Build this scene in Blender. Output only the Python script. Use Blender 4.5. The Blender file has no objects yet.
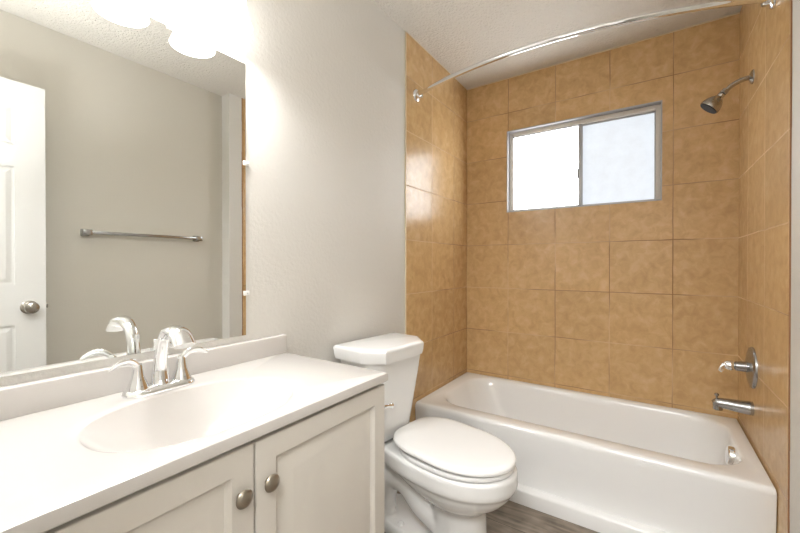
import bpy, bmesh, math, random
from mathutils import Vector, Matrix
PI = math.pi
C = bpy.context.scene.collection
S = bpy.context.scene

# ------------------------------------------------------------------ camera
W, D, H = 1.5, 2.554, 2.4418          # alcove width, back wall depth, ceiling height
CAM = Vector((1.1266, 0.0, 1.152))
cam_d = bpy.data.cameras.new('camera')
cam = bpy.data.objects.new('camera', cam_d); C.objects.link(cam)
cam.location = CAM
cam.rotation_euler = (math.radians(90 - 0.294), 0, math.radians(33.988))
cam_d.sensor_fit = 'HORIZONTAL'; cam_d.sensor_width = 36
cam_d.lens = 36 * 371.9 / 800
cam_d.clip_start = 0.02
S.camera = cam

# ------------------------------------------------------------------ colour / exposure
S.view_settings.view_transform = 'Standard'
S.view_settings.look = 'None'
S.view_settings.gamma = 1
S.view_settings.exposure = 1.05
S.view_settings.use_curve_mapping = False

# ------------------------------------------------------------------ world
w = bpy.data.worlds.new('sky'); S.world = w; w.use_nodes = True
wb = w.node_tree.nodes['Background']
wb.inputs[0].default_value = (0.75, 0.87, 1.0, 1); wb.inputs[1].default_value = 1.0

BULB_W = 4.2        # each bulb of the vanity light
SHADE_E = 4.3       # glow of each frosted shade
WINDOW_E = 4.6      # emission of the frosted panes, standing in for daylight
BOUNCE_FILL_W = 4.2      # added fill aimed up at the ceiling at the doorway end
HALL_FILL_W = 30.0       # added fill light in the hall behind the camera

def area(name, loc, rot, sx, sy, watts, col):
    l = bpy.data.lights.new(name, 'AREA'); l.shape = 'RECTANGLE'; l.size = sx; l.size_y = sy
    l.energy = watts; l.color = col
    o = bpy.data.objects.new(name, l); C.objects.link(o); o.location = loc; o.rotation_euler = rot
    return o
area('hall_fill_light', (1.15, -0.62, 2.36), (math.radians(28), 0, 0), 0.7, 0.7, HALL_FILL_W, (.985, .99, 1.0))  # added to brighten the room from the doorway, no hall fixture
fl = area('ceiling_bounce_fill', (.98, .10, 1.35), (math.radians(180-14), 0, 0), .5, .25, BOUNCE_FILL_W, (.97, .985, 1.0)); fl.data.spread = math.radians(105)  # invisible upward fill added for flatter light, no flash unit

# ------------------------------------------------------------------ node helpers
def mat(name):
    m = bpy.data.materials.new(name); m.use_nodes = True
    nt = m.node_tree; b = nt.nodes['Principled BSDF']
    return m, nt, b
def lin(r, g, b):
    f = lambda c: ((c/255)/12.92 if c/255 <= .04045 else ((c/255+.055)/1.055)**2.4)
    return (f(r), f(g), f(b), 1)
def simple(name, col, rough=.5, metal=0.0, coat=0.0, bump=None, ior=1.5):
    m, nt, b = mat(name)
    b.inputs['Base Color'].default_value = col
    b.inputs['Roughness'].default_value = rough
    b.inputs['Metallic'].default_value = metal
    b.inputs['IOR'].default_value = ior
    b.inputs['Coat Weight'].default_value = coat
    b.inputs['Coat Roughness'].default_value = .06
    # a touch of tonal variation so that no surface is perfectly even
    n = nt.nodes.new('ShaderNodeTexNoise'); n.inputs['Scale'].default_value = 9; n.inputs['Detail'].default_value = 3
    g = nt.nodes.new('ShaderNodeNewGeometry'); nt.links.new(g.outputs['Position'], n.inputs['Vector'])
    mr = nt.nodes.new('ShaderNodeMapRange'); mr.inputs['To Min'].default_value = rough*.9; mr.inputs['To Max'].default_value = min(1, rough*1.12)
    nt.links.new(n.outputs['Fac'], mr.inputs['Value']); nt.links.new(mr.outputs['Result'], b.inputs['Roughness'])
    if bump:
        sc, strength, dist = bump
        n2 = nt.nodes.new('ShaderNodeTexNoise'); n2.inputs['Scale'].default_value = sc; n2.inputs['Detail'].default_value = 4
        nt.links.new(g.outputs['Position'], n2.inputs['Vector'])
        bp = nt.nodes.new('ShaderNodeBump'); bp.inputs['Strength'].default_value = strength; bp.inputs['Distance'].default_value = dist
        nt.links.new(n2.outputs['Fac'], bp.inputs['Height']); nt.links.new(bp.outputs['Normal'], b.inputs['Normal'])
    return m

def tile_mat(name, axis, off, tint):
    m, nt, b = mat(name); N = nt.nodes.new; L = nt.links.new
    def math_(op, a, c=None, d=None):
        n = N('ShaderNodeMath'); n.operation = op
        for i, v in enumerate((a, c, d)):
            if v is None: continue
            if isinstance(v, (int, float)): n.inputs[i].default_value = v
            else: L(v, n.inputs[i])
        return n.outputs[0]
    geo = N('ShaderNodeNewGeometry'); sep = N('ShaderNodeSeparateXYZ'); L(geo.outputs['Position'], sep.inputs[0])
    wob = N('ShaderNodeTexNoise'); wob.inputs['Scale'].default_value = 7; L(geo.outputs['Position'], wob.inputs['Vector'])
    wv = math_('MULTIPLY', math_('SUBTRACT', wob.outputs['Fac'], .5), .006)
    u = math_('DIVIDE', math_('SUBTRACT', math_('ADD', sep.outputs[axis], wv), off), .307)
    v = math_('DIVIDE', math_('SUBTRACT', math_('ADD', sep.outputs[2], wv), .683), .3035)
    def edge(t):
        fr = math_('FRACT', t)
        return math_('MINIMUM', fr, math_('SUBTRACT', 1.0, fr))
    e = math_('MINIMUM', edge(u), edge(v))
    cell = N('ShaderNodeCombineXYZ'); L(math_('FLOOR', u), cell.inputs[0]); L(math_('FLOOR', v), cell.inputs[1])
    wn = N('ShaderNodeTexWhiteNoise'); L(cell.outputs[0], wn.inputs['Vector'])
    # marbling, shifted from tile to tile
    sh = N('ShaderNodeVectorMath'); sh.operation = 'SCALE'; L(wn.outputs['Color'], sh.inputs[0]); sh.inputs['Scale'].default_value = 8
    ad = N('ShaderNodeVectorMath'); ad.operation = 'ADD'; L(geo.outputs['Position'], ad.inputs[0]); L(sh.outputs[0], ad.inputs[1])
    n1 = N('ShaderNodeTexNoise'); n1.inputs['Scale'].default_value = 19; n1.inputs['Detail'].default_value = 9
    n1.inputs['Roughness'].default_value = .62; n1.inputs['Distortion'].default_value = .5; L(ad.outputs[0], n1.inputs['Vector'])
    cr = N('ShaderNodeValToRGB'); L(n1.outputs['Fac'], cr.inputs[0])
    t = tint
    cr.color_ramp.elements[0].position = .30; cr.color_ramp.elements[0].color = lin(*[c*t for c in (194, 158, 109)])
    cr.color_ramp.elements[1].position = .74; cr.color_ramp.elements[1].color = lin(*[c*t for c in (222, 190, 146)])
    k = cr.color_ramp.elements.new(.52); k.color = lin(*[c*t for c in (210, 174, 124)])
    hsv = N('ShaderNodeHueSaturation'); L(cr.outputs[0], hsv.inputs['Color'])
    mr = N('ShaderNodeMapRange'); L(wn.outputs['Value'], mr.inputs['Value']); mr.inputs['To Min'].default_value = .95; mr.inputs['To Max'].default_value = 1.05
    L(mr.outputs[0], hsv.inputs['Value'])
    gm = N('ShaderNodeMapRange'); L(e, gm.inputs['Value']); gm.inputs['From Min'].default_value = .005; gm.inputs['From Max'].default_value = .009
    gm.inputs['To Min'].default_value = 1; gm.inputs['To Max'].default_value = 0
    # grout worn to different tones along its length
    gn = N('ShaderNodeTexNoise'); gn.inputs['Scale'].default_value = 2.3; L(geo.outputs['Position'], gn.inputs['Vector'])
    gr = N('ShaderNodeValToRGB'); L(gn.outputs['Fac'], gr.inputs[0])
    gr.color_ramp.elements[0].position = .42; gr.color_ramp.elements[0].color = lin(150, 112, 70)
    gr.color_ramp.elements[1].position = .58; gr.color_ramp.elements[1].color = lin(212, 180, 138)
    mx = N('ShaderNodeMix'); mx.data_type = 'RGBA'; L(gm.outputs[0], mx.inputs['Factor']); L(hsv.outputs[0], mx.inputs['A']); L(gr.outputs[0], mx.inputs['B'])
    L(mx.outputs['Result'], b.inputs['Base Color'])
    rr = N('ShaderNodeMapRange'); L(gm.outputs[0], rr.inputs['Value']); rr.inputs['To Min'].default_value = .27; rr.inputs['To Max'].default_value = .8
    L(rr.outputs[0], b.inputs['Roughness'])
    hb = math_('ADD', math_('MULTIPLY', math_('SUBTRACT', 1.0, gm.outputs[0]), 1.0), math_('MULTIPLY', n1.outputs['Fac'], .25))
    bp = N('ShaderNodeBump'); bp.inputs['Strength'].default_value = .35; bp.inputs['Distance'].default_value = .002
    L(hb, bp.inputs['Height']); L(bp.outputs[0], b.inputs['Normal'])
    return m

def floor_mat():
    m, nt, b = mat('grey_brown_vinyl_plank'); N = nt.nodes.new; L = nt.links.new
    geo = N('ShaderNodeNewGeometry')
    br = N('ShaderNodeTexBrick'); br.offset = .37; br.inputs['Scale'].default_value = 1.0
    br.inputs['Brick Width'].default_value = 1.2; br.inputs['Row Height'].default_value = .18; br.inputs['Mortar Size'].default_value = .002
    br.inputs['Color1'].default_value = (.1, .1, .1, 1); br.inputs['Color2'].default_value = (.9, .9, .9, 1); br.inputs['Mortar'].default_value = (0, 0, 0, 1)
    L(geo.outputs['Position'], br.inputs['Vector'])
    mp = N('ShaderNodeMapping'); mp.inputs['Scale'].default_value = (2.2, 16, 1); L(geo.outputs['Position'], mp.inputs['Vector'])
    n = N('ShaderNodeTexNoise'); n.inputs['Scale'].default_value = 1.6; n.inputs['Detail'].default_value = 8; n.inputs['Distortion'].default_value = 1.2; L(mp.outputs[0], n.inputs['Vector'])
    n2 = N('ShaderNodeTexNoise'); n2.inputs['Scale'].default_value = 9; n2.inputs['Detail'].default_value = 3; L(geo.outputs['Position'], n2.inputs['Vector'])
    a = N('ShaderNodeMath'); a.operation = 'MULTIPLY_ADD'; L(n2.outputs['Fac'], a.inputs[0]); a.inputs[1].default_value = .5; 
    s = N('ShaderNodeMath'); s.operation = 'MULTIPLY'; L(n.outputs['Fac'], s.inputs[0]); s.inputs[1].default_value = .6; L(s.outputs[0], a.inputs[2])
    cr = N('ShaderNodeValToRGB'); L(a.outputs[0], cr.inputs[0])
    cr.color_ramp.elements[0].position = .36; cr.color_ramp.elements[0].color = lin(76, 65, 54)
    cr.color_ramp.elements[1].position = .72; cr.color_ramp.elements[1].color = lin(166, 152, 136)
    mx = N('ShaderNodeMix'); mx.data_type = 'RGBA'; mx.blend_type = 'MULTIPLY'; mx.inputs['Factor'].default_value = 1
    mm = N('ShaderNodeMapRange'); L(br.outputs['Fac'], mm.inputs['Value']); mm.inputs['To Min'].default_value = 1; mm.inputs['To Max'].default_value = .35
    L(cr.outputs[0], mx.inputs['A']); L(mm.outputs[0], mx.inputs['B']); L(mx.outputs['Result'], b.inputs['Base Color'])
    b.inputs['Roughness'].default_value = .4
    return m

M = {}
M['paint'] = simple('greige_wall_paint', lin(221, 218, 212), .55, bump=(80, .4, .005))
M['paint_far'] = simple('greige_wall_paint_opposite', lin(205, 200, 189), .55, bump=(95, .2, .002))
M['ceiling'] = simple('textured_ceiling_paint', lin(226, 221, 212), .85, bump=(85, 1.0, .012))
M['white_trim'] = simple('white_gloss_trim', lin(236, 233, 228), .35)
M['door'] = simple('white_door_paint', lin(222, 221, 218), .4)
M['caulk'] = simple('off_white_caulk', lin(222, 206, 178), .6)
M['tile_edge'] = simple('raw_tile_edge', lin(150, 108, 74), .85, bump=(120, .6, .004))
M['tile_back'] = tile_mat('tan_marbled_tile_back', 0, .0, 1.0)
M['tile_side'] = tile_mat('tan_marbled_tile_side', 1, 2.029 - .307*2, 1.0)
M['floor'] = floor_mat()
M['porcelain'] = simple('white_porcelain', lin(243, 243, 242), .12, coat=.5)
M['tub'] = simple('white_enamel', lin(244, 244, 243), .16, coat=.4)
M['seat'] = simple('white_seat_plastic', lin(240, 240, 239), .25)
M['marble'] = simple('white_cultured_marble', lin(213, 209, 205), .2, coat=.25)
M['cabinet'] = simple('cream_cabinet_paint', lin(221, 216, 208), .38)
M['cabinet_in'] = simple('cabinet_carcass', lin(212, 204, 190), .5)
M['chrome'] = simple('polished_chrome', (.86, .87, .88, 1), .07, 1)
M['nickel'] = simple('brushed_nickel', (.42, .39, .35, 1), .26, 1)
M['satin'] = simple('satin_steel', (.40, .40, .40, 1), .24, 1)
M['dark_nickel'] = simple('aged_nickel', (.42, .38, .32, 1), .28, 1)
M['rubber'] = simple('dark_rubber', (.02, .02, .02, 1), .6)
M['alu'] = simple('brushed_aluminium', (.42, .42, .43, 1), .38, .7)
M['white_alu'] = simple('pale_metal_reveal', lin(222, 216, 208), .5)
M['clear'] = simple('clear_plastic_clip', lin(240, 240, 238), .2)
m, nt, b = mat('mirror_glass'); b.inputs['Base Color'].default_value = (.93, .945, .93, 1); b.inputs['Metallic'].default_value = 1; b.inputs['Roughness'].default_value = 0.008; M['mirror'] = m
def glow(name, col, strength, noise=None):
    m, nt, b = mat(name)
    b.inputs['Base Color'].default_value = (.5, .52, .54, 1); b.inputs['Roughness'].default_value = .25
    b.inputs['Emission Color'].default_value = col; b.inputs['Emission Strength'].default_value = strength
    if noise:
        g = nt.nodes.new('ShaderNodeNewGeometry'); n = nt.nodes.new('ShaderNodeTexNoise'); n.inputs['Scale'].default_value = noise; n.inputs['Detail'].default_value = 6
        n.inputs['Roughness'].default_value = .7
        nt.links.new(g.outputs['Position'], n.inputs['Vector'])
        r = nt.nodes.new('ShaderNodeMapRange'); r.inputs['From Min'].default_value = .3; r.inputs['From Max'].default_value = .7
        r.inputs['To Min'].default_value = strength*.9; r.inputs['To Max'].default_value = strength*1.1
        nt.links.new(n.outputs['Fac'], r.inputs['Value']); nt.links.new(r.outputs[0], b.inputs['Emission Strength'])
    return m
M['pane_a'] = glow('bright_frosted_pane', (.93, .97, 1, 1), WINDOW_E, 16)
M['pane_b'] = glow('bluish_frosted_pane', (.80, .89, 1, 1), WINDOW_E*.078, 14)
M['shade'] = glow('lit_frosted_shade', (1, .99, .965, 1), SHADE_E)
M['bulb'] = glow('lit_bulb', (1, .96, .88, 1), 8)

# ------------------------------------------------------------------ mesh helpers
def obj(name, bm, m, parent=None, smooth=40, mods=None):
    me = bpy.data.meshes.new(name)
    bmesh.ops.recalc_face_normals(bm, faces=bm.faces[:])
    bm.to_mesh(me); bm.free()
    me.materials.append(m)
    if smooth:
        me.shade_smooth(); me.set_sharp_from_angle(angle=math.radians(smooth))
    o = bpy.data.objects.new(name, me); C.objects.link(o)
    if parent is not None:
        o.parent = parent
        o.matrix_parent_inverse = Matrix.Translation(-Vector(parent.location)) if parent.type == 'EMPTY' else Matrix.Identity(4)
    return o
def empty(name, loc):
    o = bpy.data.objects.new(name, None); C.objects.link(o); o.location = loc; o.empty_display_size = .05
    return o
def tag(o, label, cat, group=None):
    o['label'] = label; o['category'] = cat
    if group: o['group'] = group
    return o
def struct(o):
    o['kind'] = 'structure'; return o

def box(bm, a, b, bev=0, seg=2):
    r = bmesh.ops.create_cube(bm, size=1)
    vs = r['verts']
    for v in vs:
        v.co = Vector([(a[i]+b[i])/2 + v.co[i]*(b[i]-a[i]) for i in range(3)])
    if bev:
        es = list({e for v in vs for e in v.link_edges})
        bmesh.ops.bevel(bm, geom=es, offset=bev, segments=seg, profile=.5, affect='EDGES')
def B(*args, **k):
    bm = bmesh.new(); box(bm, *args, **k); return bm
def loft(bm, rings, cap0=True, cap1=True, closed=False):
    vr = [[bm.verts.new(p) for p in r] for r in rings]
    n = len(vr[0])
    pairs = list(zip(vr[:-1], vr[1:])) + ([(vr[-1], vr[0])] if closed else [])
    for r0, r1 in pairs:
        for i in range(n):
            j = (i+1) % n
            bm.faces.new((r0[i], r0[j], r1[j], r1[i]))
    if not closed:
        if cap0: bm.faces.new(vr[0][::-1])
        if cap1: bm.faces.new(vr[-1])
def frame_of(d):
    d = Vector(d).normalized()
    a = Vector((0, 0, 1)) if abs(d.z) < .9 else Vector((1, 0, 0))
    x = d.cross(a).normalized(); y = d.cross(x).normalized()
    return x, y
def lathe(bm, prof, o, d, n=32, cap0=True, cap1=True):
    x, y = frame_of(d); d = Vector(d).normalized(); o = Vector(o)
    loft(bm, [[o + d*h + (x*math.cos(2*PI*i/n) + y*math.sin(2*PI*i/n))*max(r, 1e-5) for i in range(n)] for r, h in prof], cap0, cap1)
def catmull(pts, rad, k=8):
    P = [Vector(p) for p in pts]; out = []; ro = []
    for i in range(len(P)-1):
        p0 = P[i-1] if i else P[0]*2-P[1]; p1, p2 = P[i], P[i+1]; p3 = P[i+2] if i+2 < len(P) else P[-1]*2-P[-2]
        for s in range(k):
            t = s/k
            out.append(.5*((2*p1)+(p2-p0)*t+(2*p0-5*p1+4*p2-p3)*t*t+(3*p1-p0-3*p2+p3)*t**3))
            ro.append(tuple(a+(b-a)*t for a, b in zip(rad[i], rad[i+1])))
    out.append(P[-1]); ro.append(rad[-1])
    return out, ro
def tube(bm, pts, rad, n=20, up=None, k=8, smooth=True):
    """swept ellipse; rad entries are numbers or (across, along up)"""
    rad = [(r, r) if isinstance(r, (int, float)) else r for r in (rad if isinstance(rad, (list, tuple)) and not (len(rad) == 2 and len(pts) != 2) else [rad]*len(pts))]
    P, R = catmull(pts, rad, k) if smooth else ([Vector(p) for p in pts], rad)
    rings = []; x = None
    for i, p in enumerate(P):
        d = (P[min(i+1, len(P)-1)] - P[max(i-1, 0)]).normalized()
        if up is not None:
            x = d.cross(Vector(up)).normalized()
        elif x is None: x = frame_of(d)[0]
        else: x = (x - d*x.dot(d)).normalized()
        y = x.cross(d).normalized()
        rings.append([p + x*math.cos(2*PI*j/n)*R[i][0] + y*math.sin(2*PI*j/n)*R[i][1] for j in range(n)])
    loft(bm, rings)
def rrect(x0, x1, y0, y1, r, z, nc=8, ns=14):
    """rounded rectangle, same vertex count for any size"""
    if isinstance(r, (int, float)): r = [r]*4
    cs = [(x1-r[0], y0+r[0], -PI/2, r[0]), (x1-r[1], y1-r[1], 0, r[1]), (x0+r[2], y1-r[2], PI/2, r[2]), (x0+r[3], y0+r[3], PI, r[3])]
    pts = []
    for i, (cx, cy, a, rr) in enumerate(cs):
        for k in range(nc+1):
            t = a + PI/2*k/nc; pts.append(Vector((cx+rr*math.cos(t), cy+rr*math.sin(t), z)))
        nx, ny, na, nr = cs[(i+1) % 4]
        p, q = pts[-1], Vector((nx+nr*math.cos(na), ny+nr*math.sin(na), z))
        for k in range(1, ns): pts.append(p.lerp(q, k/ns))
    return pts

# ------------------------------------------------------------------ setting
ZT = 0.0
def hole_wall(bm, x0, x1, z0, z1, hx0, hx1, hz0, hz1, y0, y1):
    box(bm, (x0, y0, z0), (hx0, y1, z1)); box(bm, (hx1, y0, z0), (x1, y1, z1))
    box(bm, (hx0, y0, z0), (hx1, y1, hz0)); box(bm, (hx0, y0, hz1), (hx1, y1, z1))
WX0, WX1, WZ0, WZ1 = .298, 1.178, 1.513, 2.073
R2 = 1.60                                   # painted wall opposite the vanity
NEAR = -.045                                # inner face of the wall with the doorway

struct(obj('floor', B((-.1, -1.6, -.06), (2.2, D+.1, 0)), M['floor'], smooth=0))
struct(obj('ceiling', B((-.1, -1.6, H), (2.2, D+.1, H+.06)), M['ceiling'], smooth=0))
struct(obj('wall_left', B((-.1, NEAR-.12, 0), (-.006, D+.1, H)), M['paint'], smooth=0))
struct(obj('wall_left_tile', B((-.006, 1.734, 0), (0, D, H)), M['tile_side'], smooth=0))
bm = bmesh.new(); hole_wall(bm, 0, W, 0, H, WX0, WX1, WZ0, WZ1, D, D+.1)
struct(obj('wall_back', bm, M['tile_back'], smooth=0))
struct(obj('wall_right', B((R2, -1.6, 0), (R2+.1, 1.605, H)), M['paint_far'], smooth=0))
struct(obj('wall_right_stub', B((W+.004, 1.605, 0), (R2+.1, D+.1, H)), M['paint'], smooth=0))
struct(obj('wall_right_tile', B((W, 1.714, 0), (W+.004, D, H)), M['tile_side'], smooth=0))
# raw edge of the tile sheet and its ragged caulk
bm = bmesh.new(); random.seed(3)
z = 0.0
while z < H-.01:
    z2 = min(z + random.uniform(.10, .30), H)
    box(bm, (W+.0005, 1.7105-random.uniform(0, .003), z), (W+.004, 1.714, z2)); z = z2
struct(obj('trim_1', bm, M['tile_edge'], smooth=0))
struct(obj('trim_2', B((-.006, 1.728, 0), (.001, 1.734, H), bev=.001), M['caulk']))
struct(obj('trim_3', B((0, D-.006, H-.007), (W, D, H), bev=.002), M['caulk']))
struct(obj('trim_4', B((0, 1.734, H-.005), (.005, D-.006, H), bev=.002), M['caulk']))
# doorway wall, hall
DX0, DX1 = .80, 1.475
bm = bmesh.new()
box(bm, (-.006, NEAR-.12, 0), (DX0, NEAR, H)); box(bm, (DX1, NEAR-.12, 0), (R2, NEAR, H)); box(bm, (DX0, NEAR-.12, 2.05), (DX1, NEAR, H))
struct(obj('wall_near', bm, M['paint'], smooth=0))
bm = bmesh.new()
box(bm, (DX0-.06, NEAR, 0), (DX0, NEAR+.012, 2.11), bev=.003); box(bm, (DX0-.06, NEAR, 2.05), (DX1+.06, NEAR+.012, 2.11), bev=.003); box(bm, (DX1, NEAR, 0), (DX1+.06, NEAR+.012, 2.11), bev=.003)
struct(obj('trim_5', bm, M['white_trim']))
bm = bmesh.new(); box(bm, (-.1, -1.6, 0), (0, NEAR-.12, H)); box(bm, (0, -1.6, 0), (R2, -1.5, H))
struct(obj('wall_hall', bm, M['paint'], smooth=0))
struct(obj('baseboard_left', B((-.006, .93, 0), (.008, 1.728, .085), bev=.004), M['white_trim']))
struct(obj('baseboard_right', B((R2-.013, NEAR, 0), (R2, 1.605, .085), bev=.004), M['white_trim']))

# window
win = struct(empty('window_1', ((WX0+WX1)/2, D, WZ0)))
bm = bmesh.new(); t = .006
for a, c in (((WX0, D-.004, WZ0), (WX0+t, D+.098, WZ1)), ((WX1-t, D-.004, WZ0), (WX1, D+.098, WZ1)),
             ((WX0+t, D-.004, WZ0), (WX1-t, D+.098, WZ0+t)), ((WX0+t, D-.004, WZ1-t), (WX1-t, D+.098, WZ1))):
    box(bm, a, c)
obj('window_frame', bm, M['alu'], win, smooth=0)
YF = D+.036
bm = bmesh.new()      # fixed frame: sill and head tracks, jambs
box(bm, (WX0+t, YF, WZ0+t), (WX0+.030, YF+.045, WZ1-t), bev=.002); box(bm, (WX1-.030, YF, WZ0+t), (WX1-t, YF+.045, WZ1-t), bev=.002)
box(bm, (WX0+.03, YF, WZ0+t), (WX1-.03, YF+.045, WZ0+.012), bev=.002); box(bm, (WX0+.03, YF, WZ1-.032), (WX1-.03, YF+.045, WZ1-t), bev=.002)
obj('window_track', bm, M['white_alu'], win)
mx = .757
def sash(name, x0, x1, y, pane, m2, st0, st1):
    bm = bmesh.new(); z0, z1 = WZ0+.012, WZ1-.032
    box(bm, (x0, y, z0), (x0+st0, y+.016, z1), bev=.0015); box(bm, (x1-st1, y, z0), (x1, y+.016, z1), bev=.0015)
    box(bm, (x0+st0, y, z0), (x1-st1, y+.016, z0+.008), bev=.0015); box(bm, (x0+st0, y, z1-.008), (x1-st1, y+.016, z1), bev=.0015)
    s = obj('window_sash', bm, m2, win)
    p = obj('window_pane', B((x0+st0-.003, y+.006, z0+.005), (x1-st1+.003, y+.010, z1-.005)), pane, s, smooth=0)
    return s
sash('window_sash', WX0+.03, mx+.006, YF+.004, M['pane_a'], M['alu'], .006, .020)
sash('window_sash', mx-.012, WX1-.03, YF+.024, M['pane_b'], M['alu'], .020, .006)
bm = bmesh.new(); box(bm, (mx-.02, YF-.006, 1.70), (mx-.012, YF+.006, 1.76), bev=.002)
obj('window_latch', bm, M['alu'], win)

# open door seen in the mirror
DF, DT = 1.437, .035          # face towards the vanity, thickness
dy0, dy1 = NEAR+.005, .565
door = struct(empty('door_1', (DF+DT/2, dy1, 0)))
bm = bmesh.new(); dz1 = 2.045
box(bm, (DF+.006, dy0, .012), (DF+DT-.006, dy1, dz1))
st = .112; midw = .10; yc = (dy0+dy1)/2
rows = [(1.99-.10, 1.735), (1.63, 1.055), (.86, .23)]
rows = [(1.925, 1.735), (1.628, 1.055), (.856, .23)]
ys = [(dy0+st, yc-midw/2), (yc+midw/2, dy1-st)]
for side in (0, 1):
    fx0, fx1 = (DF, DF+.006) if side == 0 else (DF+DT-.006, DF+DT)
    zs = [dz1] + [v for r in rows for v in r] + [.012]
    for k in range(0, len(zs), 2):
        box(bm, (fx0, dy0, zs[k+1]), (fx1, dy1, zs[k]))                # rails
    for zt, zb in rows:
        box(bm, (fx0, dy0, zb), (fx1, ys[0][0], zt)); box(bm, (fx0, ys[0][1], zb), (fx1, ys[1][0], zt)); box(bm, (fx0, ys[1][1], zb), (fx1, dy1, zt))
        for a, c in ys:                                               # raised fields
            ins = .03; q = DF if side == 0 else DF+DT; base = DF+.006 if side == 0 else DF+DT-.006
            r0 = [Vector((base, a+.010, zb+.010)), Vector((base, c-.010, zb+.010)), Vector((base, c-.010, zt-.010)), Vector((base, a+.010, zt-.010))]
            top = base + (q-base)*.8
            r1 = [Vector((top, a+ins, zb+ins)), Vector((top, c-ins, zb+ins)), Vector((top, c-ins, zt-ins)), Vector((top, a+ins, zt-ins))]
            loft(bm, [r0, r1])
obj('door_leaf', bm, M['door'], door, smooth=0)
bm = bmesh.new()
KY = .502
lathe(bm, [(.033, 0), (.033, .004), (.026, .010), (.011, .013), (.011, .030), (.018, .034), (.027, .042), (.029, .052), (.025, .061), (.013, .066), (0, .067)], (DF, KY, .94), (-1, 0, 0))
obj('door_knob', bm, M['nickel'], door)
bm = bmesh.new()
lathe(bm, [(.033, 0), (.033, .004), (.026, .010), (.011, .013), (.011, .030), (.018, .034), (.027, .042), (.029, .052), (.025, .061), (.013, .066), (0, .067)], (DF+DT, KY, .94), (1, 0, 0))
obj('door_knob', bm, M['nickel'], door)
bm = bmesh.new(); box(bm, (DF+.008, dy1, .91), (DF+DT-.008, dy1+.002, .97)); box(bm, (DF+.012, dy1+.002, .93), (DF+.024, dy1+.011, .95), bev=.003)
obj('door_latch', bm, M['nickel'], door)
bm = bmesh.new()
for hz in (.25, 1.05, 1.82): lathe(bm, [(.006, 0), (.006, .09)], (DF-.002, dy0+.002, hz), (0, 0, 1), n=12)
obj('door_hinge', bm, M['nickel'], door)

# ------------------------------------------------------------------ vanity cabinet
VX, VY0, VY1, VZ = .467, .0, .898, .8035
van = tag(empty('vanity_cabinet', (0.22, .45, 0)), 'cream two-door bathroom vanity cabinet under the white sink counter', 'cabinet')
bm = bmesh.new()
xf = VX-.020
box(bm, (0, VY0, .0), (xf, VY0+.016, VZ), bev=.001); box(bm, (0, VY1-.016, .0), (xf, VY1, VZ), bev=.001)      # sides
box(bm, (0, VY0+.016, .0), (.010, VY1-.016, VZ)); box(bm, (.010, VY0+.016, .09), (xf, VY1-.016, .106))         # back, bottom
box(bm, (xf-.018, VY0+.016, .106), (xf, VY0+.055, VZ)); box(bm, (xf-.018, VY1-.055, .106), (xf, VY1-.016, VZ)) # face frame
box(bm, (xf-.018, VY0+.055, VZ-.05), (xf, VY1-.055, VZ)); box(bm, (xf-.018, .435, .106), (xf, .475, VZ-.05)); box(bm, (xf-.018, VY0+.055, .106), (xf, VY1-.055, .14))
box(bm, (xf-.07, VY0+.016, 0), (xf-.055, VY1-.016, .09))                                                       # toe kick
obj('carcass', bm, M['cabinet'], van, smooth=30)
def cab_door(y0, y1, z0, z1, ky):
    bm = bmesh.new(); x0, x1 = VX-.019, VX
    def ring(x, i): return [Vector((x, y0+i, z0+i)), Vector((x, y1-i, z0+i)), Vector((x, y1-i, z1-i)), Vector((x, y0+i, z1-i))]
    loft(bm, [ring(x0, 0), ring(x1-.003, 0), ring(x1-.0008, .0012), ring(x1, .004), ring(x1, .048), ring(x1-.0018, .050), ring(x1-.0070, .053), ring(x1-.0105, .058), ring(x1-.0103, .062),
              ring(x1-.0012, .092), ring(x1, .098)])
    d = obj('cabinet_door', bm, M['cabinet'], van, smooth=20)
    bm = bmesh.new()
    lathe(bm, [(.0075, 0), (.007, .007), (.009, .009), (.0165, .012), (.018, .015), (.0165, .018), (.010, .021), (0, .022)], (VX, ky, .702), (1, 0, 0), n=28)
    k = obj('knob', bm, M['dark_nickel'], d)
    k['label'] = 'round aged nickel knob'
    return d
def fix(child, par):      # child built in world space under a part of an Empty-rooted thing
    child.parent = par; child.matrix_parent_inverse = Matrix.Identity(4)
cab_door(.012, .4545, .10, .793, .423)
cab_door(.4585, .8975, .10, .793, .486)

# counter with integral oval basin
top = None
bm = bmesh.new()
CX1, CY0, CY1, CZ0, CZ1 = .477, -.035, .900, .804, .83
bcx, bcy, bsx, bsy = .278, .450, .158, .216
angs = set()
NB = 128
corner = [math.atan2(y-bcy, x-bcx) for x in (0, CX1) for y in (CY0, CY1)]
A = sorted([-PI + 2*PI*i/NB for i in range(NB)] + corner)
A = [a for i, a in enumerate(A) if a in corner or all(abs(a-c) > .018 for c in corner)]
def rect_ring(ins, z):
    out = []
    for a in A:
        c, s = math.cos(a), math.sin(a); ts = []
        if c > 1e-9: ts.append((CX1-ins-bcx)/c)
        if c < -1e-9: ts.append((0+ins*0-bcx)/c)
        if s > 1e-9: ts.append((CY1-ins-bcy)/s)
        if s < -1e-9: ts.append((CY0-bcy)/s)
        tt = min(t for t in ts if t > 0); out.append(Vector((bcx+c*tt, bcy+s*tt, z)))
    return out
def ell(f, z, g=None):
    g = f if g is None else g
    out = []
    for a in A:
        t = math.atan2(math.sin(a)*bsx, math.cos(a)*bsy)    # same polar angle on the ellipse
        e = 2.25
        c, s = math.cos(t), math.sin(t)
        out.append(Vector((bcx+bsx*f*math.copysign(abs(c)**(2/e), c), bcy+bsy*g*math.copysign(abs(s)**(2/e), s), z)))
    return out
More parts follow.
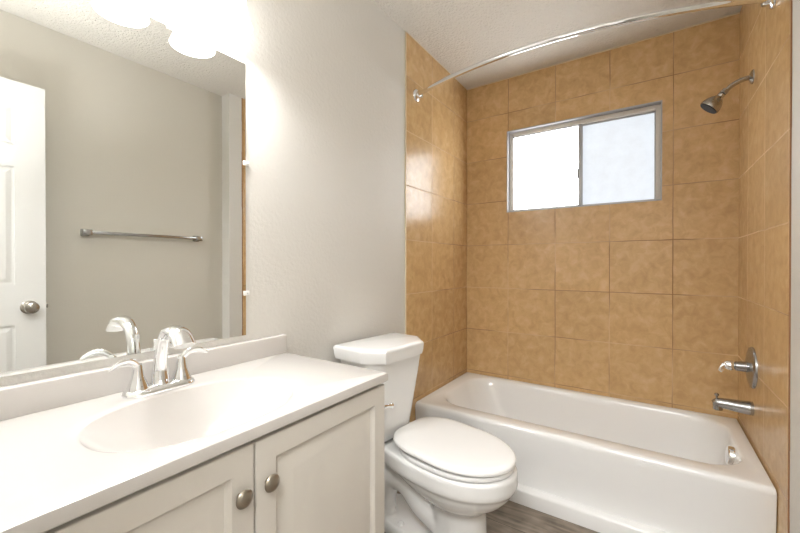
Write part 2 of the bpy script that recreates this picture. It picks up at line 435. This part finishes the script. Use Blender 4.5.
loft(bm, [ell(1.0, CZ0), rect_ring(.003, CZ0), rect_ring(0, CZ0+.003), rect_ring(0, CZ1-.005), rect_ring(.0015, CZ1-.0015), rect_ring(.005, CZ1),
          ell(1.14, CZ1), ell(1.09, CZ1-.0003), ell(1.05, CZ1-.0009), ell(1.02, CZ1-.0018), ell(1.0, CZ1-.003)]
          + [ell(f, CZ1-.003-.112*(1-f**2.3)) for f in (.985, .97, .95, .925, .9, .87, .84, .8, .76, .71, .66, .6, .53, .46, .38, .3, .2, .1)], cap0=False)
# close the underside around the bowl with a shell below
loft(bm, [ell(1.0, CZ0), ell(.97, CZ0-.004), ell(.93, CZ0-.04), ell(.75, CZ0-.055), ell(.4, CZ0-.10), ell(.1, CZ0-.105)], cap0=False)
top = obj('sink_counter', bm, M['marble'], smooth=35)
tag(top, 'white cultured marble counter with molded oval sink basin and backsplash', 'countertop')
top.location = (0, 0, 0)
sp = obj('backsplash', B((-.005, CY0, CZ1-.002), (.021, CY1, .896), bev=.005, seg=3), M['marble'], top)
bm = bmesh.new(); lathe(bm, [(.020, 0), (.022, .002), (.019, .004), (.012, .003), (0, .006)], (bcx, bcy, CZ1-.1145), (0, 0, 1))
obj('sink_drain', bm, M['chrome'], top)

# ------------------------------------------------------------------ faucet
FX, FY, FZ = .078, .449, CZ1
fau = tag(empty('sink_faucet', (FX, FY, FZ)), 'chrome two-handle arched faucet standing behind the sink basin', 'faucet')
bm = bmesh.new()
def stad(hx, hy, z, n=1): return rrect(FX-hx, FX+hx, FY-hy, FY+hy, hx*.98, FZ+z, nc=8, ns=6)
loft(bm, [stad(.031, .083, 0), stad(.0315, .0835, .005), stad(.030, .082, .010), stad(.025, .077, .015), stad(.016, .069, .019)])
obj('base_plate', bm, M['chrome'], fau)
bm = bmesh.new()
P = [(FX, FY, FZ+.010), (FX-.001, FY, FZ+.055), (FX+.006, FY, FZ+.100), (FX+.026, FY, FZ+.139), (FX+.062, FY, FZ+.159), (FX+.098, FY, FZ+.154), (FX+.126, FY, FZ+.128)]
tube(bm, P, [(.020, .023), (.015, .0180), (.0130, .0150), (.0118, .0160), (.0125, .0200), (.0140, .0255), (.0100, .0265)], n=24, up=(0, 1, 0), k=8)
lathe(bm, [(.024, 0), (.022, .006), (.0185, .016), (.015, .022)], (FX, FY, FZ+.010), (0, 0, 1), cap1=False)
obj('spout', bm, M['chrome'], fau)
for s in (-1, 1):
    bm = bmesh.new(); hy = FY + s*.051
    lathe(bm, [(.0255, .008), (.0245, .016), (.0195, .030), (.0140, .045), (.0115, .062), (.0105, .072), (.008, .078), (0, .080)], (FX, hy, FZ), (0, 0, 1), n=28)
    tube(bm, [(FX, hy, FZ+.058), (FX+.003, hy+s*.004, FZ+.074), (FX+.008, hy+s*.020, FZ+.087), (FX+.012, hy+s*.042, FZ+.087), (FX+.014, hy+s*.064, FZ+.076)],
         [(.0085, .0085), (.008, .006), (.0095, .0045), (.0085, .003), (.004, .002)], n=18, up=(0, 0, 1) if False else None, k=7)
    obj('handle', bm, M['chrome'], fau)
bm = bmesh.new()
lathe(bm, [(.0032, .008), (.0032, .105), (.0045, .108), (.0055, .118), (.0065, .126), (.005, .128), (0, .128)], (FX-.022, FY, FZ), (0, 0, 1), n=16)
obj('lift_rod', bm, M['chrome'], fau)

# ------------------------------------------------------------------ mirror
mir = tag(empty('wall_mirror', (-.003, .45, .918)), 'large frameless mirror on the wall above the sink counter', 'mirror')
obj('mirror_pane', B((-.006, -.035, .916), (-.001, .746, 1.824)), M['mirror'], mir, smooth=0)
def clip(y, z, side):
    bm = bmesh.new()
    if side == 'r':
        box(bm, (-.006, y-.008, z-.008), (.002, y+.014, z+.008), bev=.0015); lathe(bm, [(.004, 0), (.003, .002), (0, .0025)], (.002, y+.007, z), (1, 0, 0), n=12)
    else:
        box(bm, (-.006, y-.008, z-.008), (.002, y+.008, z+.014), bev=.0015); lathe(bm, [(.004, 0), (.003, .002), (0, .0025)], (.002, y, z+.007), (1, 0, 0), n=12)
    obj('clip', bm, M['clear'], mir)
clip(.745, 1.492, 'r'); clip(.745, 1.056, 'r'); clip(.51, 1.824, 't')

# ------------------------------------------------------------------ vanity light
LY = [.235, .43, .625]; LX = .10
van_l = tag(empty('vanity_light', (-.006, .43, 2.08)), 'wall vanity light with glowing white bell glass shades above the mirror', 'light fixture')
obj('back_plate', B((-.006, .13, 2.04), (.018, .725, 2.13), bev=.008, seg=3), M['satin'], van_l)
for i, y in enumerate(LY):
    bm = bmesh.new(); tube(bm, [(.015, y, 2.088), (.05, y, 2.108), (LX-.012, y, 2.098), (LX, y, 2.062)], [.008]*4, n=14)
    lathe(bm, [(.022, 0), (.024, .004), (.024, .03), (.014, .036), (0, .037)], (LX, y, 2.028), (0, 0, 1), n=24)
    obj('arm', bm, M['satin'], van_l)
    bm = bmesh.new()
    prof = [(.027, .178), (.034, .172), (.040, .15), (.044, .12), (.047, .08), (.051, .045), (.058, .018), (.0635, .004), (.065, 0), (.062, .001), (.056, .017), (.049, .045), (.045, .08), (.042, .12), (.038, .15), (.031, .170), (.025, .174)]
    lathe(bm, prof, (LX, y, 1.855), (0, 0, 1), n=48, cap0=False, cap1=False)
    sh = obj('glass_shade', bm, M['shade'], van_l, smooth=60)
    bm = bmesh.new(); lathe(bm, [(0, 0), (.014, .003), (.024, .014), (.027, .028), (.022, .045), (.014, .06), (.013, .09)], (LX, y, 1.915), (0, 0, 1), n=24)
    obj('bulb', bm, M['bulb'], van_l)
    l = bpy.data.lights.new('bulb_glow', 'POINT'); l.energy = BULB_W; l.color = (1, .99, .97); l.shadow_soft_size = .035
    lo = bpy.data.objects.new('bulb_glow', l); C.objects.link(lo); lo.location = (LX, y, 1.89)
    lo.parent = van_l; lo.matrix_parent_inverse = Matrix.Translation(-Vector(van_l.location))

# ------------------------------------------------------------------ towel bar on the opposite wall
tb = tag(empty('towel_bar', (R2, 1.085, 1.34)), 'square steel towel bar on the wall, seen in the mirror', 'towel bar')
obj('bar', B((R2-.056, .775, 1.329), (R2-.038, 1.400, 1.347), bev=.002), M['satin'], tb)
for y in (.768, 1.402):
    bm = bmesh.new(); box(bm, (R2-.010, y-.020, 1.318), (R2, y+.020, 1.358), bev=.002); box(bm, (R2-.058, y-.022, 1.322), (R2-.010, y+.022, 1.354), bev=.003)
    obj('bracket', bm, M['satin'], tb)

# ------------------------------------------------------------------ bathtub
TY0, TZ = 1.822, .36
tub = None
bm = bmesh.new()
E_ = .002
x0, x1, y1 = E_, W-E_, D-E_
def o_ring(y0, z, ins=0, r=.004): return rrect(x0+ins, x1-ins, y0, y1-ins, [r, r, r, r], z)
rings = [o_ring(TY0-.022, 0), o_ring(TY0-.022, .060), o_ring(TY0-.018, .068), o_ring(TY0-.008, .073), o_ring(TY0+.014, .0765), o_ring(TY0+.016, .082), o_ring(TY0+.008, .20), o_ring(TY0+.002, .31),
         o_ring(TY0, .335), o_ring(TY0+.0015, .346, .0005), o_ring(TY0+.006, .355, .002), o_ring(TY0+.013, TZ-.0008, .004), o_ring(TY0+.022, TZ, .008)]
def i_ring(xa, xb, ya, yb, r, z): return rrect(xa, xb, ya, yb, r, z)
rings += [i_ring(.075, 1.450, 1.910, 2.512, .16, TZ-.001), i_ring(.083, 1.444, 1.918, 2.506, .16, TZ-.005), i_ring(.092, 1.439, 1.926, 2.500, .16, TZ-.016),
          i_ring(.105, 1.435, 1.934, 2.492, .16, TZ-.045), i_ring(.155, 1.415, 1.948, 2.476, .16, .21), i_ring(.215, 1.385, 1.965, 2.459, .15, .11), i_ring(.245, 1.332, 1.98, 2.446, .15, .075),
          i_ring(.29, 1.305, 2.005, 2.42, .14, .052), i_ring(.37, 1.25, 2.06, 2.365, .12, .045)]
loft(bm, rings)
tub = obj('bathtub', bm, M['tub'], smooth=45)
tag(tub, 'white enamel alcove bathtub with plain apron under the window', 'bathtub')
bm = bmesh.new()
lathe(bm, [(.042, -.02), (.042, .006), (.040, .010), (.034, .013), (.018, .016), (0, .017)], (1.424, 2.20, .297), (-1, 0, .09), n=32)
obj('overflow_plate', bm, M['chrome'], tub)
bm = bmesh.new(); lathe(bm, [(.034, 0), (.034, .003), (.026, .004), (0, .004)], (1.20, 2.21, .045), (0, 0, 1), n=28)
obj('tub_drain', bm, M['chrome'], tub)

# ------------------------------------------------------------------ toilet
TC = 1.332
toi = tag(empty('toilet', (.36, TC, 0)), 'white two-piece toilet with closed lid between vanity and bathtub', 'toilet')
def egg(xb, xf, hw, z, taper=.25, n=56, e=2.4, xc=None, cy=TC):
    xc = xb + (xf-xb)*.48 if xc is None else xc
    out = []
    for i in range(n):
        t = 2*PI*i/n; c, s = math.cos(t), math.sin(t)
        if c >= 0: x = xc + (xf-xc)*c; y = hw*s
        else:
            x = xc - (xc-xb)*abs(c)**(2/e); y = hw*math.copysign(abs(s)**(2/e), s)*(1-taper*abs(c)**2)
        q = Matrix.Rotation(math.radians(-7.5), 3, 'Z') @ Vector((x-.14, y-.025, 0))
        out.append(Vector((.150+q.x, cy+.091+q.y, z)))
    return out
bm = bmesh.new()
loft(bm, [egg(.40, .625, .104, .0, .03, e=4, xc=.50), egg(.405, .62, .098, .04, .03, e=4, xc=.50), egg(.41, .605, .092, .12, .03, e=4, xc=.50), egg(.402, .603, .091, .195, .05, e=3.4, xc=.50), egg(.39, .606, .096, .215, .05, e=3, xc=.50),
          egg(.34, .624, .112, .232, .12, xc=.50), egg(.27, .650, .134, .252, .22, xc=.50), egg(.20, .680, .153, .275, .3, xc=.49),
          egg(.13, .702, .166, .300, .38, xc=.48), egg(.08, .712, .171, .320, .42, xc=.48), egg(.055, .722, .180, .330, .42, e=3, xc=.48), egg(.05, .726, .182, .345, .42, e=3, xc=.48), egg(.048, .725, .181, .385, .40, e=3.2, xc=.48), egg(.052, .720, .176, .394, .40, e=3.2, xc=.48)])
tube(bm, [(.44, TC, .12), (.35, TC, .17), (.27, TC, .235), (.19, TC, .235), (.14, TC, .16), (.12, TC, .05), (.12, TC, .0)], [.06, .062, .06, .06, .064, .07, .075], n=28)
loft(bm, [egg(.05, .50, .115, 0, .1, e=3, xc=.30), egg(.05, .498, .115, .03, .1, e=3, xc=.30), egg(.06, .48, .105, .05, .1, e=3, xc=.30)])
bowl = obj('bowl', bm, M['porcelain'], toi, smooth=80)
rm = bowl.modifiers.new('union', 'REMESH'); rm.mode = 'VOXEL'; rm.voxel_size = .0055; rm.use_smooth_shade = True
sm = bowl.modifiers.new('soften', 'SMOOTH'); sm.factor = .5; sm.iterations = 6
# seat ring
bm = bmesh.new()
def sr(z, ins): return egg(.245+ins, .714-ins, .177-ins, z, .24, xc=.49, e=3.5)
loft(bm, [sr(.397, .006), sr(.400, .001), sr(.408, 0), sr(.413, .003), sr(.414, .008), sr(.414, .052), sr(.411, .058), sr(.397, .060)], closed=True)
obj('seat', bm, M['seat'], toi)
bm = bmesh.new()
def lr(z, ins): 
    r = egg(.226+ins, .718-ins, .180-ins, z, .26, xc=.49, e=4.5)
    for p in r: p.z += (.72-p.x)*.030
    return r
loft(bm, [lr(.4165, .010), lr(.417, .003), lr(.421, 0), lr(.4285, .0005), lr(.432, .003), lr(.4345, .009), lr(.436, .03), lr(.437, .09)])
obj('seat_lid', bm, M['seat'], toi)
for s in (-1, 1):
    bm = bmesh.new(); box(bm, (.222, TC+.07+s*.06-.018, .390), (.252, TC+.07+s*.06+.018, .414), bev=.007, seg=3)
    lathe(bm, [(.008, 0), (.0085, .002), (.0085, .038), (.008, .040)], (.238, TC+.07+s*.06-.020, .410), (0, 1, 0), n=16)
    obj('seat_hinge', bm, M['seat'], toi)
# tank
TKY = 1.334
def tk(x, y, z):       # the toilet stands a few degrees askew
    q = Matrix.Rotation(math.radians(-5.5), 3, 'Z') @ Vector((x-.14, y, 0))
    return Vector((.14+q.x+.006, TKY+q.y, z))
def tank_ring(xb, xf, hw, z, r=.06):
    return [tk(p.x, p.y, z) for p in rrect(xb, xf, -hw, hw, [r, r, .012, .012], z)]
bm = bmesh.new()
loft(bm, [tank_ring(.050, .195, .105, .402), tank_ring(.044, .205, .115, .406), tank_ring(.042, .212, .122, .43), tank_ring(.036, .232, .161, .66), tank_ring(.034, .240, .178, .765)])
obj('tank', bm, M['porcelain'], toi)
def lid_ring(ins, z, ox=0):
    # front bows out between two broad clipped corners
    y0, y1 = -.201+ins, .188-ins; xb, xs, xf = .028+ins, .185, .272-ins
    pts = [(xb, y1), (xb, y0), (xs, y0)]
    n = 10
    for k in range(1, n):       # near clipped corner, rounded
        t = k/n; a = (1-t)**2; b_ = 2*t*(1-t); c = t*t
        pts.append((a*xs + b_*(xs*.5+xf*.5) + c*xf, a*y0 + b_*(y0+.026) + c*(y0+.062)))
    for k in range(0, 7):
        t = k/6; pts.append((xf + .004*math.sin(PI*t), (y0+.062)*(1-t) + (y1-.075)*t))
    for k in range(1, n):
        t = k/n; a = (1-t)**2; b_ = 2*t*(1-t); c = t*t
        pts.append((a*xf + b_*(xs*.5+xf*.5) + c*xs, a*(y1-.075) + b_*(y1-.036) + c*y1))
    pts.append((xs, y1))
    return [tk(x, y, z) for x, y in pts]
bm = bmesh.new()
loft(bm, [lid_ring(.010, .756), lid_ring(.006, .756), lid_ring(.002, .775), lid_ring(0, .800), lid_ring(.001, .806), lid_ring(.004, .8105), lid_ring(.009, .813), lid_ring(.02, .815)])
obj('tank_lid', bm, M['porcelain'], toi, smooth=30)
bm = bmesh.new(); HY = TKY-.143; HZ = .585
lathe(bm, [(.016, -.012), (.016, .004), (.012, .008), (.008, .010), (.008, .018)], (.228, HY, HZ), (1, 0, 0), n=20)
tube(bm, [(.246, HY, HZ), (.248, HY+.02, HZ-.003), (.248, HY+.04, HZ-.008), (.247, HY+.050, HZ-.010), (.246, HY+.057, HZ-.011)], [(.007, .008), (.006, .007), (.009, .010), (.012, .013), (.005, .006)], n=14)
obj('flush_handle', bm, M['chrome'], toi)
for s in (-1, 1):
    bm = bmesh.new(); lathe(bm, [(.014, 0), (.014, .008), (.010, .016), (0, .019)], (.25, TC+.07+s*.095, .044), (0, 0, 1), n=18)
    obj('bolt_cap', bm, M['seat'], toi)

# ------------------------------------------------------------------ shower fittings on the right tiles
SY = 2.245
sh = tag(empty('wall_shower', (W, SY, 1.985)), 'brushed nickel shower head on a bent arm from the right tiled wall', 'shower head')
bm = bmesh.new(); lathe(bm, [(.031, 0), (.030, .004), (.022, .009), (.012, .012), (.010, .014)], (W, SY, 1.985), (-1, 0, 0)); obj('flange', bm, M['nickel'], sh)
bm = bmesh.new(); tube(bm, [(W, SY, 1.985), (1.465, SY, 1.981), (1.430, SY, 1.965), (1.404, SY, 1.940)], [.0105]*4, n=18); obj('shower_arm', bm, M['nickel'], sh)
dv = Vector((-.66, 0, -.75)).normalized(); o0 = Vector((1.410, SY, 1.950))
bm = bmesh.new(); lathe(bm, [(.0135, 0), (.0145, .003), (.0145, .016), (.0125, .018)], o0, dv, n=24); lathe(bm, [(.0125, .02), (.0145, .022), (.0145, .034), (.013, .036)], o0, dv, n=24)
obj('ball_joint', bm, M['nickel'], sh)
bm = bmesh.new(); lathe(bm, [(.013, .034), (.018, .040), (.028, .050), (.037, .066), (.041, .080), (.042, .090), (.040, .094)], o0, dv, n=36)
obj('spray_head', bm, M['nickel'], sh)
bm = bmesh.new(); lathe(bm, [(.038, .0925), (.037, .097), (.012, .098), (0, .0975)], o0, dv, n=36)
fp = obj('spray_face', bm, M['rubber'], sh); fp['label'] = 'dark spray face'

va = tag(empty('shower_valve', (W, 2.225, .70)), 'round satin shower valve plate with lever, above the tub spout', 'shower valve')
VYC, VZC = 2.215, .70
bm = bmesh.new(); lathe(bm, [(.090, 0), (.090, .005), (.086, .010), (.070, .015), (.045, .020), (.028, .023)], (W, VYC, VZC), (-1, 0, 0), n=48); obj('escutcheon', bm, M['satin'], va)
bm = bmesh.new(); lathe(bm, [(.024, .010), (.023, .030), (.021, .058), (.019, .060)], (W, VYC, VZC), (-1, 0, 0), n=28); obj('stem_sleeve', bm, M['satin'], va)
bm = bmesh.new(); lathe(bm, [(.017, .058), (.021, .064), (.023, .075), (.021, .088), (.014, .097), (0, .1)], (W, VYC, VZC), (-1, 0, 0), n=28)
tube(bm, [(W-.082, VYC, VZC+.004), (W-.098, VYC-.004, VZC-.002), (W-.108, VYC-.007, VZC-.010), (W-.112, VYC-.008, VZC-.022), (W-.104, VYC-.008, VZC-.030)], [.014, .011, .008, .0075, .007], n=16)
obj('lever', bm, M['chrome'], va)

ts = tag(empty('tub_spout', (W, 2.215, .52)), 'satin tub filler spout with diverter knob, below the shower valve', 'tub spout')
bm = bmesh.new(); SPY, SPZ = 2.215, .520
tube(bm, [(W, SPY, SPZ), (W-.012, SPY, SPZ), (W-.05, SPY, SPZ+.001), (W-.09, SPY, SPZ+.003), (W-.118, SPY, SPZ+.001), (W-.134, SPY, SPZ-.006)], [(.030, .030), (.030, .030), (.0265, .0265), (.0235, .0225), (.022, .020), (.014, .013)], n=28, up=(0, 1, 0))
lathe(bm, [(.018, 0), (.018, .02)], (W-.118, SPY, SPZ-.028), (0, 0, 1), n=24)
obj('spout_body', bm, M['satin'], ts)
bm = bmesh.new(); lathe(bm, [(.004, 0), (.004, .018), (.008, .021), (.009, .027), (.006, .031), (0, .032)], (W-.122, SPY, SPZ+.014), (0, 0, 1), n=18)
obj('diverter_knob', bm, M['satin'], ts)

# curved shower curtain rod
ro = tag(empty('shower_curtain_rod', (W/2, 1.85, 2.115)), 'curved chrome shower curtain rod spanning the alcove near the ceiling', 'shower rod')
RY, RZ, sag = 1.84, 2.128, .16
cc = sag/2 + (W/2)**2/(2*sag)
arc = []
for i in range(41):
    x = W*i/40; y = RY - (math.sqrt(cc**2-(x-W/2)**2) - (cc-sag)); arc.append((x, y + .06*x/W, RZ))
bm = bmesh.new(); tube(bm, arc, [.0125]*41, n=16, smooth=False); obj('rod', bm, M['chrome'], ro)
for x, d in ((0, 1), (W, -1)):
    bm = bmesh.new(); lathe(bm, [(.036, 0), (.036, .004), (.032, .010), (.022, .014), (.0205, .028), (.018, .034)], (x, RY + .06*x/W, RZ), (d, 0, 0), n=32); obj('rod_flange', bm, M['chrome'], ro)
